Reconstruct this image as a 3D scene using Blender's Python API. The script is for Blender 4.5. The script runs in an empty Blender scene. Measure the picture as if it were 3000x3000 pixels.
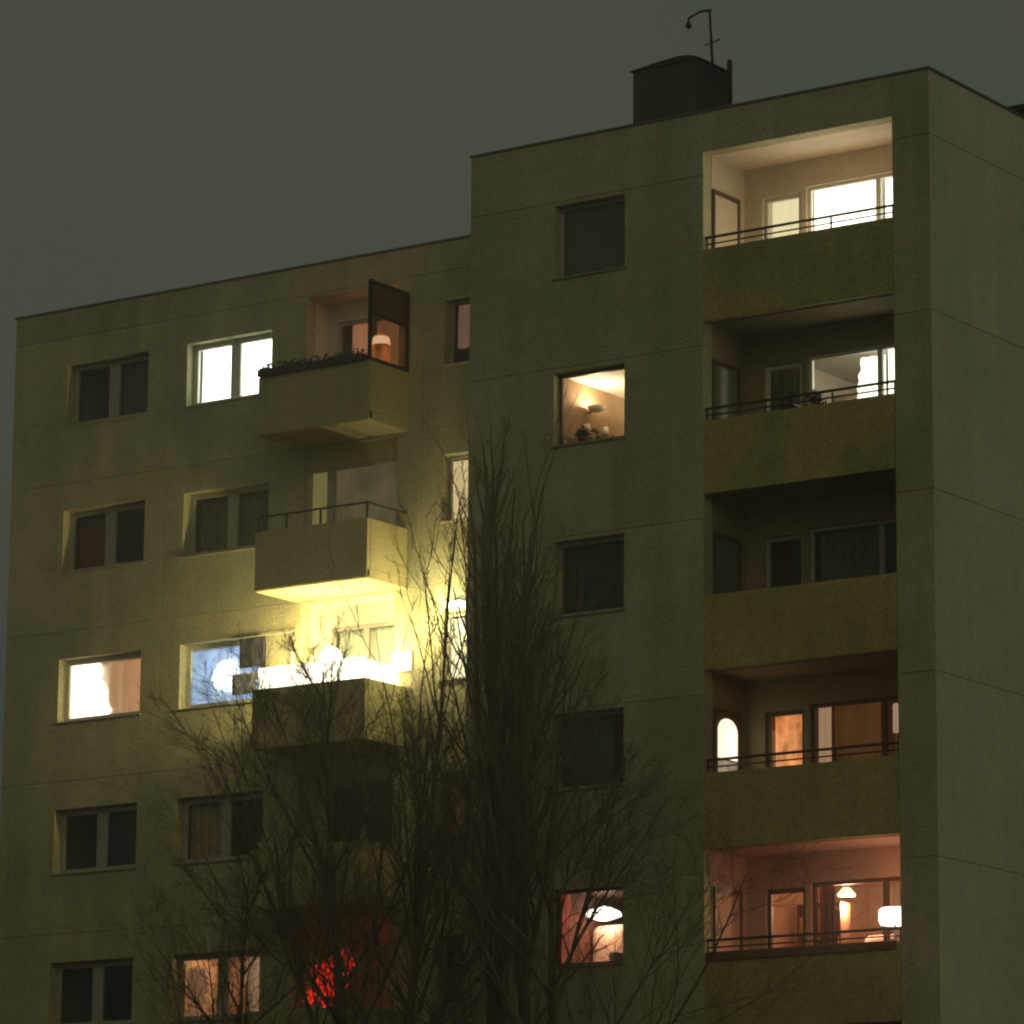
import bpy, bmesh, math, random
from mathutils import Vector, Matrix
R = math.radians
random.seed(7)
S = bpy.context.scene
COL = S.collection

# ------------------------------------------------------------------ camera
YAW, PITCH, ROLL = 0.6118, 0.2091, 0.0080
cam_d = bpy.data.cameras.new("camera"); cam = bpy.data.objects.new("camera", cam_d); COL.objects.link(cam)
cam_d.sensor_width = 36.0; cam_d.lens = 36.0 * 12431.5 / 3000.0
cam_d.clip_start = 0.5; cam_d.clip_end = 3000
_f = Vector((-math.sin(YAW), math.cos(YAW), 0)); _r = Vector((math.cos(YAW), math.sin(YAW), 0)); _u = Vector((0, 0, 1))
F = _f * math.cos(PITCH) + _u * math.sin(PITCH); U = -_f * math.sin(PITCH) + _u * math.cos(PITCH)
R2 = _r * math.cos(ROLL) + U * math.sin(ROLL); U2 = -_r * math.sin(ROLL) + U * math.cos(ROLL)
m = Matrix.Identity(4)
for i in range(3):
    m[i][0] = R2[i]; m[i][1] = U2[i]; m[i][2] = -F[i]; m[i][3] = (30.837, -55.062, 1.6)[i]
cam.matrix_world = m
S.camera = cam

# ------------------------------------------------------------------ sky: low cloud lit by the town, night
W = bpy.data.worlds.new("World"); S.world = W; W.use_nodes = True
nt = W.node_tree; nt.nodes.clear()
wo = nt.nodes.new("ShaderNodeOutputWorld"); bg = nt.nodes.new("ShaderNodeBackground")
tc = nt.nodes.new("ShaderNodeTexCoord"); sep = nt.nodes.new("ShaderNodeSeparateXYZ")
ramp = nt.nodes.new("ShaderNodeValToRGB"); nz = nt.nodes.new("ShaderNodeTexNoise"); mx = nt.nodes.new("ShaderNodeMixRGB")
ramp.color_ramp.elements[0].position = 0.13; ramp.color_ramp.elements[0].color = (0.042, 0.051, 0.044, 1)
ramp.color_ramp.elements[1].position = 0.37; ramp.color_ramp.elements[1].color = (0.066, 0.070, 0.052, 1)
e = ramp.color_ramp.elements.new(0.25); e.color = (0.059, 0.065, 0.050, 1)
nz.inputs["Scale"].default_value = 5.0; nz.inputs["Detail"].default_value = 2.0
cr = nt.nodes.new("ShaderNodeValToRGB")
cr.color_ramp.elements[0].position = 0.32; cr.color_ramp.elements[0].color = (0.90, 0.98, 0.97, 1)
cr.color_ramp.elements[1].position = 0.68; cr.color_ramp.elements[1].color = (1.12, 1.06, 1.02, 1)
mx.blend_type = 'MULTIPLY'; mx.inputs[0].default_value = 1.0
nt.links.new(tc.outputs["Generated"], sep.inputs[0]); nt.links.new(sep.outputs["Z"], ramp.inputs[0])
nt.links.new(tc.outputs["Generated"], nz.inputs["Vector"]); nt.links.new(nz.outputs["Fac"], cr.inputs[0])
nt.links.new(ramp.outputs[0], mx.inputs[1]); nt.links.new(cr.outputs[0], mx.inputs[2])
nt.links.new(mx.outputs[0], bg.inputs[0]); nt.links.new(bg.outputs[0], wo.inputs[0])
bg.inputs[1].default_value = 1.0

# faint wide glow of the town from behind the camera
sd = bpy.data.lights.new("town_glow", 'SUN'); sd.energy = 0.20; sd.angle = R(40); sd.color = (1.0, 0.90, 0.58)
so = bpy.data.objects.new("town_glow", sd); COL.objects.link(so)
so.rotation_euler = Vector((-0.80, 1.0, -0.45)).to_track_quat('-Z', 'Y').to_euler()
S.view_settings.view_transform = 'Standard'; S.view_settings.look = 'None'
S.view_settings.exposure = 0.0; S.view_settings.gamma = 1.0; S.view_settings.use_curve_mapping = False
S.render.engine = 'CYCLES'
S.cycles.use_denoising = True
try: S.cycles.denoiser = 'OPENIMAGEDENOISE'
except Exception: pass
S.cycles.pixel_filter_type = 'GAUSSIAN'; S.cycles.filter_width = 2.4   # soft phone lens
S.cycles.max_bounces = 6; S.cycles.transparent_max_bounces = 12
S.cycles.sample_clamp_indirect = 4.0

# ------------------------------------------------------------------ materials
def principled(name):
    mt = bpy.data.materials.new(name); mt.use_nodes = True
    return mt, mt.node_tree, mt.node_tree.nodes["Principled BSDF"]
def plain(name, col, rough=0.7, var=0.12, scale=6.0, bump=0.0, metal=0.0, stretch=(1, 1, 1)):
    mt, t, b = principled(name)
    b.inputs["Roughness"].default_value = rough; b.inputs["Metallic"].default_value = metal
    tcn = t.nodes.new("ShaderNodeTexCoord"); mp = t.nodes.new("ShaderNodeMapping"); n = t.nodes.new("ShaderNodeTexNoise")
    mp.inputs["Scale"].default_value = stretch
    n.inputs["Scale"].default_value = scale; n.inputs["Detail"].default_value = 4
    rp = t.nodes.new("ShaderNodeValToRGB")
    rp.color_ramp.elements[0].position = 0.3; rp.color_ramp.elements[1].position = 0.7
    rp.color_ramp.elements[0].color = (*[c * (1 - var) for c in col], 1); rp.color_ramp.elements[1].color = (*[min(1, c * (1 + var)) for c in col], 1)
    t.links.new(tcn.outputs["Object"], mp.inputs[0]); t.links.new(mp.outputs[0], n.inputs["Vector"])
    t.links.new(n.outputs["Fac"], rp.inputs[0]); t.links.new(rp.outputs[0], b.inputs["Base Color"])
    if bump:
        bp = t.nodes.new("ShaderNodeBump"); bp.inputs["Strength"].default_value = bump; bp.inputs["Distance"].default_value = 0.02
        t.links.new(n.outputs["Fac"], bp.inputs["Height"]); t.links.new(bp.outputs[0], b.inputs["Normal"])
    return mt
def render_plaster(name, col, grain=0.22, stain=0.16):
    """rough sprayed plaster: coarse stains, rain streaks and a fine grit"""
    mt, t, b = principled(name); b.inputs["Roughness"].default_value = 0.9
    tcn = t.nodes.new("ShaderNodeTexCoord")
    def noise(scale, detail, st=(1, 1, 1)):
        mp = t.nodes.new("ShaderNodeMapping"); mp.inputs["Scale"].default_value = st
        n = t.nodes.new("ShaderNodeTexNoise"); n.inputs["Scale"].default_value = scale; n.inputs["Detail"].default_value = detail
        t.links.new(tcn.outputs["Object"], mp.inputs[0]); t.links.new(mp.outputs[0], n.inputs["Vector"]); return n
    def ramp_of(n, lo, hi, a=0.3, c=0.7):
        rp = t.nodes.new("ShaderNodeValToRGB"); rp.color_ramp.elements[0].position = a; rp.color_ramp.elements[1].position = c
        rp.color_ramp.elements[0].color = (lo if isinstance(lo, tuple) else (lo, lo, lo, 1)); rp.color_ramp.elements[1].color = (hi if isinstance(hi, tuple) else (hi, hi, hi, 1))
        t.links.new(n.outputs["Fac"], rp.inputs[0]); return rp
    def mul(a, c):
        q = t.nodes.new("ShaderNodeMixRGB"); q.blend_type = 'MULTIPLY'; q.inputs[0].default_value = 1
        t.links.new(a, q.inputs[1]); t.links.new(c, q.inputs[2]); return q.outputs[0]
    base = t.nodes.new("ShaderNodeRGB"); base.outputs[0].default_value = (*col, 1)
    coarse = noise(0.55, 3); streak = noise(1.0, 4, (2.2, 2.2, 0.22)); grit = noise(22.0, 3); blot = noise(4.5, 3)
    o = mul(base.outputs[0], ramp_of(coarse, (1 - stain, 1 - stain * 0.7, 1 - stain, 1), (1.06, 1.03, 0.98, 1)).outputs[0])
    o = mul(o, ramp_of(streak, 1 - stain * 0.6, 1.03).outputs[0])
    o = mul(o, ramp_of(blot, 1 - grain * 0.35, 1.03).outputs[0])
    o = mul(o, ramp_of(grit, 1 - grain, 1.08).outputs[0])
    oi = t.nodes.new("ShaderNodeObjectInfo"); tone = t.nodes.new("ShaderNodeValToRGB")      # every panel was cast and painted a little differently
    tone.color_ramp.elements[0].color = (0.88, 0.90, 0.90, 1); tone.color_ramp.elements[1].color = (1.07, 1.04, 1.0, 1)
    t.links.new(oi.outputs["Random"], tone.inputs[0]); o = mul(o, tone.outputs[0])
    t.links.new(o, b.inputs["Base Color"])
    bp = t.nodes.new("ShaderNodeBump"); bp.inputs["Strength"].default_value = 0.45; bp.inputs["Distance"].default_value = 0.02
    t.links.new(grit.outputs["Fac"], bp.inputs["Height"]); t.links.new(bp.outputs[0], b.inputs["Normal"])
    return mt
def glow(name, col, power, var=0.25, scale=3.0, stretch=(1, 1, 0.15), base=(0.5, 0.5, 0.5)):
    """a lamp, or cloth / glass lit from behind by one"""
    mt, t, b = principled(name); b.inputs["Roughness"].default_value = 0.8; b.inputs["Base Color"].default_value = (*base, 1)
    tcn = t.nodes.new("ShaderNodeTexCoord"); mp = t.nodes.new("ShaderNodeMapping"); mp.inputs["Scale"].default_value = stretch
    n = t.nodes.new("ShaderNodeTexNoise"); n.inputs["Scale"].default_value = scale; n.inputs["Detail"].default_value = 3
    rp = t.nodes.new("ShaderNodeValToRGB"); rp.color_ramp.elements[0].position = 0.32; rp.color_ramp.elements[1].position = 0.68
    rp.color_ramp.elements[0].color = (*[c * (1 - var) for c in col], 1); rp.color_ramp.elements[1].color = (*col, 1)
    t.links.new(tcn.outputs["Object"], mp.inputs[0]); t.links.new(mp.outputs[0], n.inputs["Vector"]); t.links.new(n.outputs["Fac"], rp.inputs[0])
    t.links.new(rp.outputs[0], b.inputs["Emission Color"]); b.inputs["Emission Strength"].default_value = power
    return mt
def glass(name, tint=(0.90, 0.93, 0.90)):
    mt = bpy.data.materials.new(name); mt.use_nodes = True; t = mt.node_tree; t.nodes.clear()
    o = t.nodes.new("ShaderNodeOutputMaterial"); mxs = t.nodes.new("ShaderNodeMixShader"); tr = t.nodes.new("ShaderNodeBsdfTransparent"); gl = t.nodes.new("ShaderNodeBsdfGlossy")
    lw = t.nodes.new("ShaderNodeLayerWeight"); pw = t.nodes.new("ShaderNodeMath"); pw.operation = 'POWER'; pw.inputs[1].default_value = 4.0
    fr = t.nodes.new("ShaderNodeMath"); fr.operation = 'MULTIPLY_ADD'; fr.inputs[1].default_value = 0.9; fr.inputs[2].default_value = 0.03
    t.links.new(lw.outputs["Facing"], pw.inputs[0]); t.links.new(pw.outputs[0], fr.inputs[0]); gl.inputs["Roughness"].default_value = 0.03
    tr.inputs[0].default_value = (*tint, 1)
    t.links.new(fr.outputs[0], mxs.inputs[0]); t.links.new(tr.outputs[0], mxs.inputs[1]); t.links.new(gl.outputs[0], mxs.inputs[2]); t.links.new(mxs.outputs[0], o.inputs[0])
    return mt
M = dict(
    wallL=render_plaster("plaster_ochre", (0.56, 0.52, 0.325), grain=0.34, stain=0.28),
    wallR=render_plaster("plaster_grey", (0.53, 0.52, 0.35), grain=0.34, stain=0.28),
    side=render_plaster("plaster_gable_lit", (0.84, 0.83, 0.62), grain=0.14),  # paler than the front: street light on the gable put into its colour
    parapet=render_plaster("plaster_mustard", (0.53, 0.455, 0.165), grain=0.32, stain=0.3),
    balc=render_plaster("plaster_balcony", (0.48, 0.43, 0.22)),
    backing=plain("concrete_dark", (0.12, 0.12, 0.10), 0.9),
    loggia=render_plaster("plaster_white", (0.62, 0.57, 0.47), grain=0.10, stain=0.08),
    loggia_dim=render_plaster("plaster_dim_loggia", (0.30, 0.24, 0.14), grain=0.12, stain=0.1), loggia_rosy_lit=render_plaster("plaster_rosy_lit", (0.50, 0.33, 0.26), grain=0.12, stain=0.1),  # plaster copies with the loggias' dimness and rosy lamplight put into their colour
    coping=plain("zinc", (0.16, 0.17, 0.15), 0.55, metal=0.6),
    sill=plain("sill_stone", (0.30, 0.28, 0.19), 0.8),
    roof=plain("roof_felt", (0.06, 0.06, 0.055), 0.95, scale=20),
    frame=plain("frame_white", (0.62, 0.60, 0.52), 0.45, var=0.06),
    frame_dim=plain("frame_unlit", (0.36, 0.345, 0.28), 0.5, var=0.1),  # white frame with the dimness of unlit windows put into its colour
    frame_brown=plain("frame_brown", (0.10, 0.055, 0.03), 0.5),
    metal=plain("rail_steel", (0.05, 0.04, 0.03), 0.5, metal=0.5),
    glass=glass("glass"), glass_smoked=glass("glass_smoked", (0.42, 0.36, 0.30)),
    shutter=plain("shutter_slate", (0.13, 0.15, 0.11), 0.6, var=0.1),
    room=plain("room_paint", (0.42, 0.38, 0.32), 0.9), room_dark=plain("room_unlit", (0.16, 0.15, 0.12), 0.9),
    room_white=plain("room_white", (0.78, 0.72, 0.62), 0.9, var=0.04), room_brown=plain("room_brown", (0.26, 0.165, 0.09), 0.9),
    room_rose=plain("room_rose", (0.60, 0.44, 0.34), 0.9), room_red=plain("room_red", (0.13, 0.045, 0.028), 0.9),
    wood=plain("wood_dark", (0.14, 0.07, 0.035), 0.6, var=0.3, scale=5, stretch=(1, 1, 0.2)),
    wood_pale=plain("wood_pale", (0.45, 0.31, 0.19), 0.6),
    china=plain("china", (0.80, 0.76, 0.66), 0.3, var=0.04),
    leaf=plain("leaf", (0.045, 0.06, 0.025), 0.7, var=0.4, scale=9),
    bark=plain("bark", (0.13, 0.112, 0.07), 0.95, var=0.5, scale=7, bump=0.8, stretch=(1, 1, 0.25)),
    maroon=plain("cloth_maroon", (0.17, 0.06, 0.055), 0.95), slate=plain("cloth_slate", (0.05, 0.05, 0.07), 0.95),
    grey_cloth=plain("cloth_grey", (0.22, 0.23, 0.27), 0.95), olive=plain("cloth_olive", (0.14, 0.15, 0.10), 0.95, scale=14, var=0.4),
    pinkish=plain("cloth_pink", (0.62, 0.46, 0.38), 0.95),
    ground=plain("winter_grass", (0.05, 0.055, 0.03), 1.0, var=0.4, scale=0.8), asphalt=plain("asphalt", (0.05, 0.05, 0.05), 0.9, scale=12),
    kerb=plain("kerb_concrete", (0.25, 0.24, 0.22), 0.9),
    shed=plain("shed_dark_tin", (0.055, 0.062, 0.040), 0.8, var=0.15, scale=1.5), shed_side=plain("shed_black_felt", (0.035, 0.036, 0.03), 0.9),
    black=plain("black_paint", (0.015, 0.016, 0.014), 0.7),
)

# ------------------------------------------------------------------ mesh helpers
def box(bm, x0, x1, y0, y1, z0, z1):
    v = [bm.verts.new(p) for p in ((x0, y0, z0), (x1, y0, z0), (x1, y1, z0), (x0, y1, z0), (x0, y0, z1), (x1, y0, z1), (x1, y1, z1), (x0, y1, z1))]
    for f in ((3, 2, 1, 0), (4, 5, 6, 7), (0, 1, 5, 4), (1, 2, 6, 5), (2, 3, 7, 6), (3, 0, 4, 7)):
        bm.faces.new([v[i] for i in f])
def BM(*boxes):
    bm = bmesh.new()
    for b in boxes: box(bm, *b)
    return bm
def ring(bm, X0, X1, Z0, Z1, x0, x1, z0, z1, ya, yb):
    """a slab in the xz plane with a rectangular hole, closed on every side"""
    def loop(a, b, c, d, y): return [bm.verts.new(p) for p in ((a, y, c), (b, y, c), (b, y, d), (a, y, d))]
    of, hf, ob, hb = loop(X0, X1, Z0, Z1, ya), loop(x0, x1, z0, z1, ya), loop(X0, X1, Z0, Z1, yb), loop(x0, x1, z0, z1, yb)
    for i in range(4):
        j = (i + 1) % 4
        bm.faces.new((of[i], of[j], hf[j], hf[i])); bm.faces.new((ob[j], ob[i], hb[i], hb[j]))
        bm.faces.new((of[j], of[i], ob[i], ob[j])); bm.faces.new((hf[i], hf[j], hb[j], hb[i]))
def tube(bm, pts, radii, n=6, cap=True):
    """tapered tube along a polyline"""
    rings = []; prev = None
    for i, p in enumerate(pts):
        d = (pts[min(i + 1, len(pts) - 1)] - pts[max(i - 1, 0)])
        if d.length < 1e-6: d = Vector((0, 0, 1))
        d.normalize()
        a = d.cross(Vector((0.13, 0.97, 0.2))); a.normalize(); b = d.cross(a)
        rings.append([bm.verts.new(p + (a * math.cos(2 * math.pi * k / n) + b * math.sin(2 * math.pi * k / n)) * radii[i]) for k in range(n)])
    for q in range(len(rings) - 1):
        for k in range(n):
            bm.faces.new((rings[q][k], rings[q][(k + 1) % n], rings[q + 1][(k + 1) % n], rings[q + 1][k]))
    if cap:
        bm.faces.new(rings[0][::-1]); bm.faces.new(rings[-1])
def ellipsoid(bm, c, rx, ry, rz, seg=14, rng=8, jitter=0.0):
    mtx = Matrix.Translation(c) @ Matrix.Diagonal((rx, ry, rz, 1))
    r = bmesh.ops.create_uvsphere(bm, u_segments=seg, v_segments=rng, radius=1.0, matrix=mtx)
    if jitter:
        for v in r["verts"]: v.co += Vector((random.uniform(-1, 1), random.uniform(-1, 1), random.uniform(-1, 1))) * jitter
def lathe(bm, c, prof, n=16):
    rings = [[bm.verts.new((c[0] + r * math.cos(2 * math.pi * k / n), c[1] + r * math.sin(2 * math.pi * k / n), c[2] + z)) for k in range(n)] for r, z in prof]
    for q in range(len(rings) - 1):
        for k in range(n): bm.faces.new((rings[q][k], rings[q][(k + 1) % n], rings[q + 1][(k + 1) % n], rings[q + 1][k]))
    bm.faces.new(rings[0][::-1]); bm.faces.new(rings[-1])
def thing(name, label, cat, loc, group=None):
    o = bpy.data.objects.new(name, None); COL.objects.link(o); o.location = loc; o.empty_display_size = 0.2
    o["label"] = label; o["category"] = cat
    if group: o["group"] = group
    return o
def base_of(o):
    v = Vector((0, 0, 0))
    while o: v += o.location; o = o.parent
    return v
def put(name, bm, mat, parent=None, smooth=False, bevel=0.0, kind=None, flat=False):
    """bm holds world coordinates; the origin goes to the parent's base, or to the bottom centre of a single-mesh thing"""
    if not flat: bmesh.ops.recalc_face_normals(bm, faces=bm.faces)
    if parent is None:
        lo = Vector([min(v.co[i] for v in bm.verts) for i in range(3)]); hi = Vector([max(v.co[i] for v in bm.verts) for i in range(3)])
        org = Vector(((lo.x + hi.x) / 2, (lo.y + hi.y) / 2, lo.z))
    else: org = base_of(parent)
    for v in bm.verts: v.co -= org
    me = bpy.data.meshes.new(name); bm.to_mesh(me); bm.free()
    if smooth:
        for p in me.polygons: p.use_smooth = True
    o = bpy.data.objects.new(name, me); COL.objects.link(o); me.materials.append(mat)
    if parent is not None: o.parent = parent
    else: o.location = org
    if bevel:
        b = o.modifiers.new("bevel", 'BEVEL'); b.width = bevel; b.segments = 2; b.limit_method = 'ANGLE'
    if kind: o["kind"] = kind
    return o
def tag(o, label, cat, group=None):
    o["label"] = label; o["category"] = cat
    if group: o["group"] = group
    return o
def cloth(name, x0, x1, z0, z1, y, mat, label, cat="curtain", folds=5, amp=0.025, group=None, ragged=0.0, side='r'):
    """hanging cloth with vertical folds; ragged makes one edge wander"""
    bm = bmesh.new(); nx, nzz = folds * 6, 14; g = []
    rnd = random.Random(hash((round(x0 * 10), round(z0 * 10))) & 1023)
    ph = rnd.uniform(0, 6); wob = [rnd.uniform(-1, 1) for _ in range(nzz + 1)]
    for j in range(nzz + 1):
        row = []; t = j / nzz
        w = ragged * (0.6 * math.sin(t * 5 + ph) + 0.4 * wob[j])
        a, b = (x0, x1 + w) if side == 'r' else (x0 + w, x1)
        for i in range(nx + 1):
            s = i / nx
            row.append(bm.verts.new((a + (b - a) * s, y + amp * math.sin(s * folds * 2 * math.pi + ph + 0.5 * math.sin(t * 3)) * (1.15 - 0.4 * t), z0 + (z1 - z0) * t)))
        g.append(row)
    for j in range(nzz):
        for i in range(nx): bm.faces.new((g[j][i], g[j][i + 1], g[j + 1][i + 1], g[j + 1][i]))
    o = put(name, bm, mat, smooth=True, flat=True)
    s = o.modifiers.new("thickness", 'SOLIDIFY'); s.thickness = 0.006
    return tag(o, label, cat, group)
def lamp_light(parent, loc, watts, col, radius=0.08):
    l = bpy.data.lights.new("bulb", 'POINT'); l.energy = watts; l.color = col; l.shadow_soft_size = radius
    o = bpy.data.objects.new("bulb", l); COL.objects.link(o); o.parent = parent
    o.location = Vector(loc) - base_of(parent)
    return o
def room(parent, x0, x1, y0, y1, z0, z1, mat, ceil=None):
    """back, sides, floor and ceiling of a room, open towards its window, 6 cm thick"""
    t = 0.06
    put("room", BM((x0 - t, x0, y0, y1, z0, z1), (x1, x1 + t, y0, y1, z0, z1), (x0 - t, x1 + t, y1, y1 + t, z0, z1), (x0 - t, x1 + t, y0, y1 + t, z0 - t, z0)), mat, parent)
    put("ceiling", BM((x0 - t, x1 + t, y0, y1 + t, z1, z1 + t)), ceil or mat, parent)
def window(parent, x0, x1, z0, z1, y, mull=(), fw=0.075, mat=None, sill=True, face=0.0, transom=None):
    """frame (the part) > pane, sill; y is the outer face of the frame"""
    mat = mat or M["frame"]; d = 0.07; bm = bmesh.new()
    ring(bm, x0, x1, z0, z1, x0 + fw, x1 - fw, z0 + fw, z1 - fw, y, y + d)
    for c, w in mull: box(bm, c - w / 2, c + w / 2, y - 0.004, y + d - 0.004, z0 + fw, z1 - fw)
    if transom: box(bm, x0 + fw, x1 - fw, y - 0.008, y + d - 0.008, transom - 0.03, transom + 0.03)
    w = put("window", bm, mat, parent, bevel=0.008)
    edges = [x0 + fw] + [e for c, ww in mull for e in (c - ww / 2, c + ww / 2)] + [x1 - fw]
    for a, b in zip(edges[::2], edges[1::2]):
        put("pane", BM((a, b, y + 0.03, y + 0.036, z0 + fw, z1 - fw)), M["glass"], w)
    if sill: put("sill", BM((x0 - 0.04, x1 + 0.04, face - 0.04, y - 0.003, z0 - 0.032, z0 - 0.005)), M["sill"], w, bevel=0.006)
    return w

H = 2.8
# ------------------------------------------------------------------ ground
g = put("ground", BM((-400, 400, -300, 500, -0.4, 0.0)), M["ground"]); g["kind"] = "structure"
g = put("road", BM((-400, 400, -48, -40, -0.05, 0.004)), M["asphalt"]); g["kind"] = "structure"
g = put("pavement", BM((-400, 400, -40, -37.5, -0.05, 0.12)), M["kerb"]); g["kind"] = "structure"

# ================================================================== RIGHT BLOCK (front face at y = 0, corner at x = 0)
XL, ZR, DEP = -8.68, 21.99, 11.0
BR = thing("apartment_building", "taller grey apartment block with a column of recessed loggias on its front", "building", (-4.3, 5.5, 0))
LX0, LX1, LZT, LZB = -4.12, -0.66, 21.33, 19.71           # loggia opening of the top floor
AX0, AX1, AZT, AZB = -6.99, -5.62, 20.90, 19.66           # window column
LD = 1.25                                                  # loggia depth
T = 0.26; J = 0.003
joints = [20.95 - H * k for k in range(0, 8)]
# wall panels, storey by storey, open joints between them
put("wall_panel", BM((XL, LX0 - J, 0, T, joints[0] + J, ZR)), M["wallR"], BR, bevel=0.01)
put("wall_panel", BM((LX0 + J, LX1 - J, 0, T, LZT, ZR)), M["wallR"], BR, bevel=0.01)
put("wall_panel", BM((LX1 + J, -0.27, 0, T, joints[0] + J, ZR), (-0.2699, 0, 0, 0.02, joints[0] + J, ZR)), M["wallR"], BR, bevel=0.01)
for k in range(7):
    zt, zb = joints[k] - J, (joints[k + 1] + J)
    if k < 5:
        bm = bmesh.new(); ring(bm, XL, LX0 - J, zb, zt, AX0, AX1, AZB - H * k, AZT - 0.02 - H * k, 0, T); put("wall_panel", bm, M["wallR"], BR, bevel=0.006)
        put("parapet_panel", BM((LX0 + J, LX1 - J, -0.014, 0.13, LZT - H * (k + 1) + 0.0, LZB - H * k)), M["parapet"], BR, bevel=0.01)
    else:
        put("wall_panel", BM((XL, LX0 - J, 0, T, zb, zt)), M["wallR"], BR); put("wall_panel", BM((LX0 + J, LX1 - J, 0, T, zb - (0.4 if k == 6 else 0), min(zt, LZT - H * 5 - 0.01))), M["parapet"], BR)
    put("wall_panel", BM((LX1 + J, -0.27, 0, T, zb, zt), (-0.2699, 0, 0, 0.02, zb, zt)), M["wallR"], BR, bevel=0.01)
put("plinth", BM((XL, 0, 0.02, T, 0, joints[7])), M["backing"], BR)
# gable end on the right, two panels per storey
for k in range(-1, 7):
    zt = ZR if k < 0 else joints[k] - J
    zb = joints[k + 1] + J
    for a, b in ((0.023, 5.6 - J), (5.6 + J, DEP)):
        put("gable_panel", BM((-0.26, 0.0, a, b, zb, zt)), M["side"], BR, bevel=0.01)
put("backing_wall", BM((-0.50, -0.28, T + 0.03, DEP, 0, ZR - 0.3), (XL, -0.5, DEP - 0.25, DEP, 0, ZR), (XL, XL + 0.2, T + 0.01, DEP - 0.26, 0, ZR)), M["backing"], BR)
put("roof", BM((XL + 0.22, -0.28, T + 0.01, DEP - 0.26, ZR - 0.35, ZR - 0.10)), M["roof"], BR)
put("coping", BM((XL - 0.02, 0.025, -0.025, T + 0.02, ZR, ZR + 0.035), (-0.28, 0.025, T + 0.02, DEP, ZR, ZR + 0.035)), M["coping"], BR)
# loggias
def loggia(k):
    lm = M["loggia"] if k == 0 else M["loggia_rosy_lit"] if k == 4 else M["loggia_dim"]
    zf, zc = LZB - 1.02 - H * k, LZT - H * k
    put("loggia_floor", BM((LX0 - 0.1, LX1 + 0.1, 0.132, LD, zf - 0.14, zf)), M["backing"], BR)
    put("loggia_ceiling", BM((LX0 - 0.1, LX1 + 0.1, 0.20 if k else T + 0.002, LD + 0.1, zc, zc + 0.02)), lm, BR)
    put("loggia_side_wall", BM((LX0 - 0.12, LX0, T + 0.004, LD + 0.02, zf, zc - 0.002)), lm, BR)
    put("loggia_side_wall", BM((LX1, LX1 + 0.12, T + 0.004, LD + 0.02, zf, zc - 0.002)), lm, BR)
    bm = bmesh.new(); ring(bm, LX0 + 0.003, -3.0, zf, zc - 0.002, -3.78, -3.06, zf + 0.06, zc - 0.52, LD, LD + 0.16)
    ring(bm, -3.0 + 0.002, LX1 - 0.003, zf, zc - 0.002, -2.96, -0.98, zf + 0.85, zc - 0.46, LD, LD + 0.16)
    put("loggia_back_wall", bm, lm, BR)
    fr = M["frame_brown"] if k in (3, 4) else M["frame"] if k < 2 else M["frame_dim"]
    window(BR, -3.78, -3.06, zf + 0.06, zc - 0.52, LD + 0.05, fw=0.07, mat=fr, sill=False)
    window(BR, -2.96, -0.98, zf + 0.85, zc - 0.46, LD + 0.05, mull=((-1.66, 0.09),), fw=0.06, mat=fr, face=LD)
    r = bmesh.new()
    for z, rr in ((LZB + 0.21, 0.022), (LZB + 0.10, 0.013)):
        tube(r, [Vector((LX0, 0.07, z - H * k)), Vector((LX1, 0.07, z - H * k))], [rr, rr], 8)
    for x in (LX0 + 0.03, -3.0, -1.8, LX1 - 0.03): box(r, x - 0.012, x + 0.012, 0.058, 0.082, LZB - H * k - 0.02, LZB + 0.2 - H * k)
    if k == 2: r.free()
    else: put("railing", r, M["metal"], BR)
    return zf, zc
LG = [loggia(k) for k in range(5)]
# side doors on the left wall of the loggias
for k in range(5):
    zf, zc = LG[k]
    bm = bmesh.new()
    for (a, b, c, d) in ((0.26, 0.31, zf + 0.02, zc - 0.62), (1.0, 1.06, zf + 0.02, zc - 0.62), (0.26, 1.06, zc - 0.62, zc - 0.55)): box(bm, LX0, LX0 + 0.04, a, b, c, d)
    d = put("side_door", bm, M["frame_brown"], BR)
    dm = M["loggia"] if k == 0 else M["loggia_rosy_lit"] if k == 4 else M["wood"] if k == 3 else M["shutter"]
    put("door_leaf", BM((LX0 + 0.002, LX0 + 0.02, 0.312, 0.998, zf + 0.02, zc - 0.622)), dm, d)
    if k == 3:                                             # arched light above a frosted lower pane
        ya, yb2, zt_, zm = 0.37, 0.93, zc - 0.68, zf + 1.32
        bm = bmesh.new(); prof = [(ya, zm), (yb2, zm)] + [((ya + yb2) / 2 + 0.28 * math.cos(a * math.pi / 10), zt_ - 0.20 + 0.20 * math.sin(a * math.pi / 10)) for a in range(11)]
        fr_ = [bm.verts.new((LX0 + 0.034, y, z_)) for y, z_ in prof]; bk = [bm.verts.new((LX0 + 0.021, y, z_)) for y, z_ in prof]
        bm.faces.new(fr_); bm.faces.new(bk[::-1])
        for i in range(len(prof)): bm.faces.new((fr_[i], fr_[(i + 1) % len(prof)], bk[(i + 1) % len(prof)], bk[i]))
        put("pane", bm, glow("door_pane_lit", (1.0, 0.92, 0.68), 1.6, var=0.3, scale=3, stretch=(1, 1, 1)), d)
        put("pane", BM((LX0 + 0.021, LX0 + 0.032, ya, yb2, zf + 0.3, zm - 0.03)), glow("door_pane_frosted", (1.0, 0.84, 0.58), 0.36, var=0.75, scale=4.5, stretch=(1, 1, 1.6)), d)
# window column
for k in range(5):
    z0, z1 = AZB - H * k, AZT - 0.02 - H * k
    window(BR, AX0 + 0.002, AX1 - 0.002, z0 + 0.002, z1 - 0.002, 0.16, fw=0.06, mat=M["frame_brown"] if k in (1, 4) else M["frame_dim"])
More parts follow.
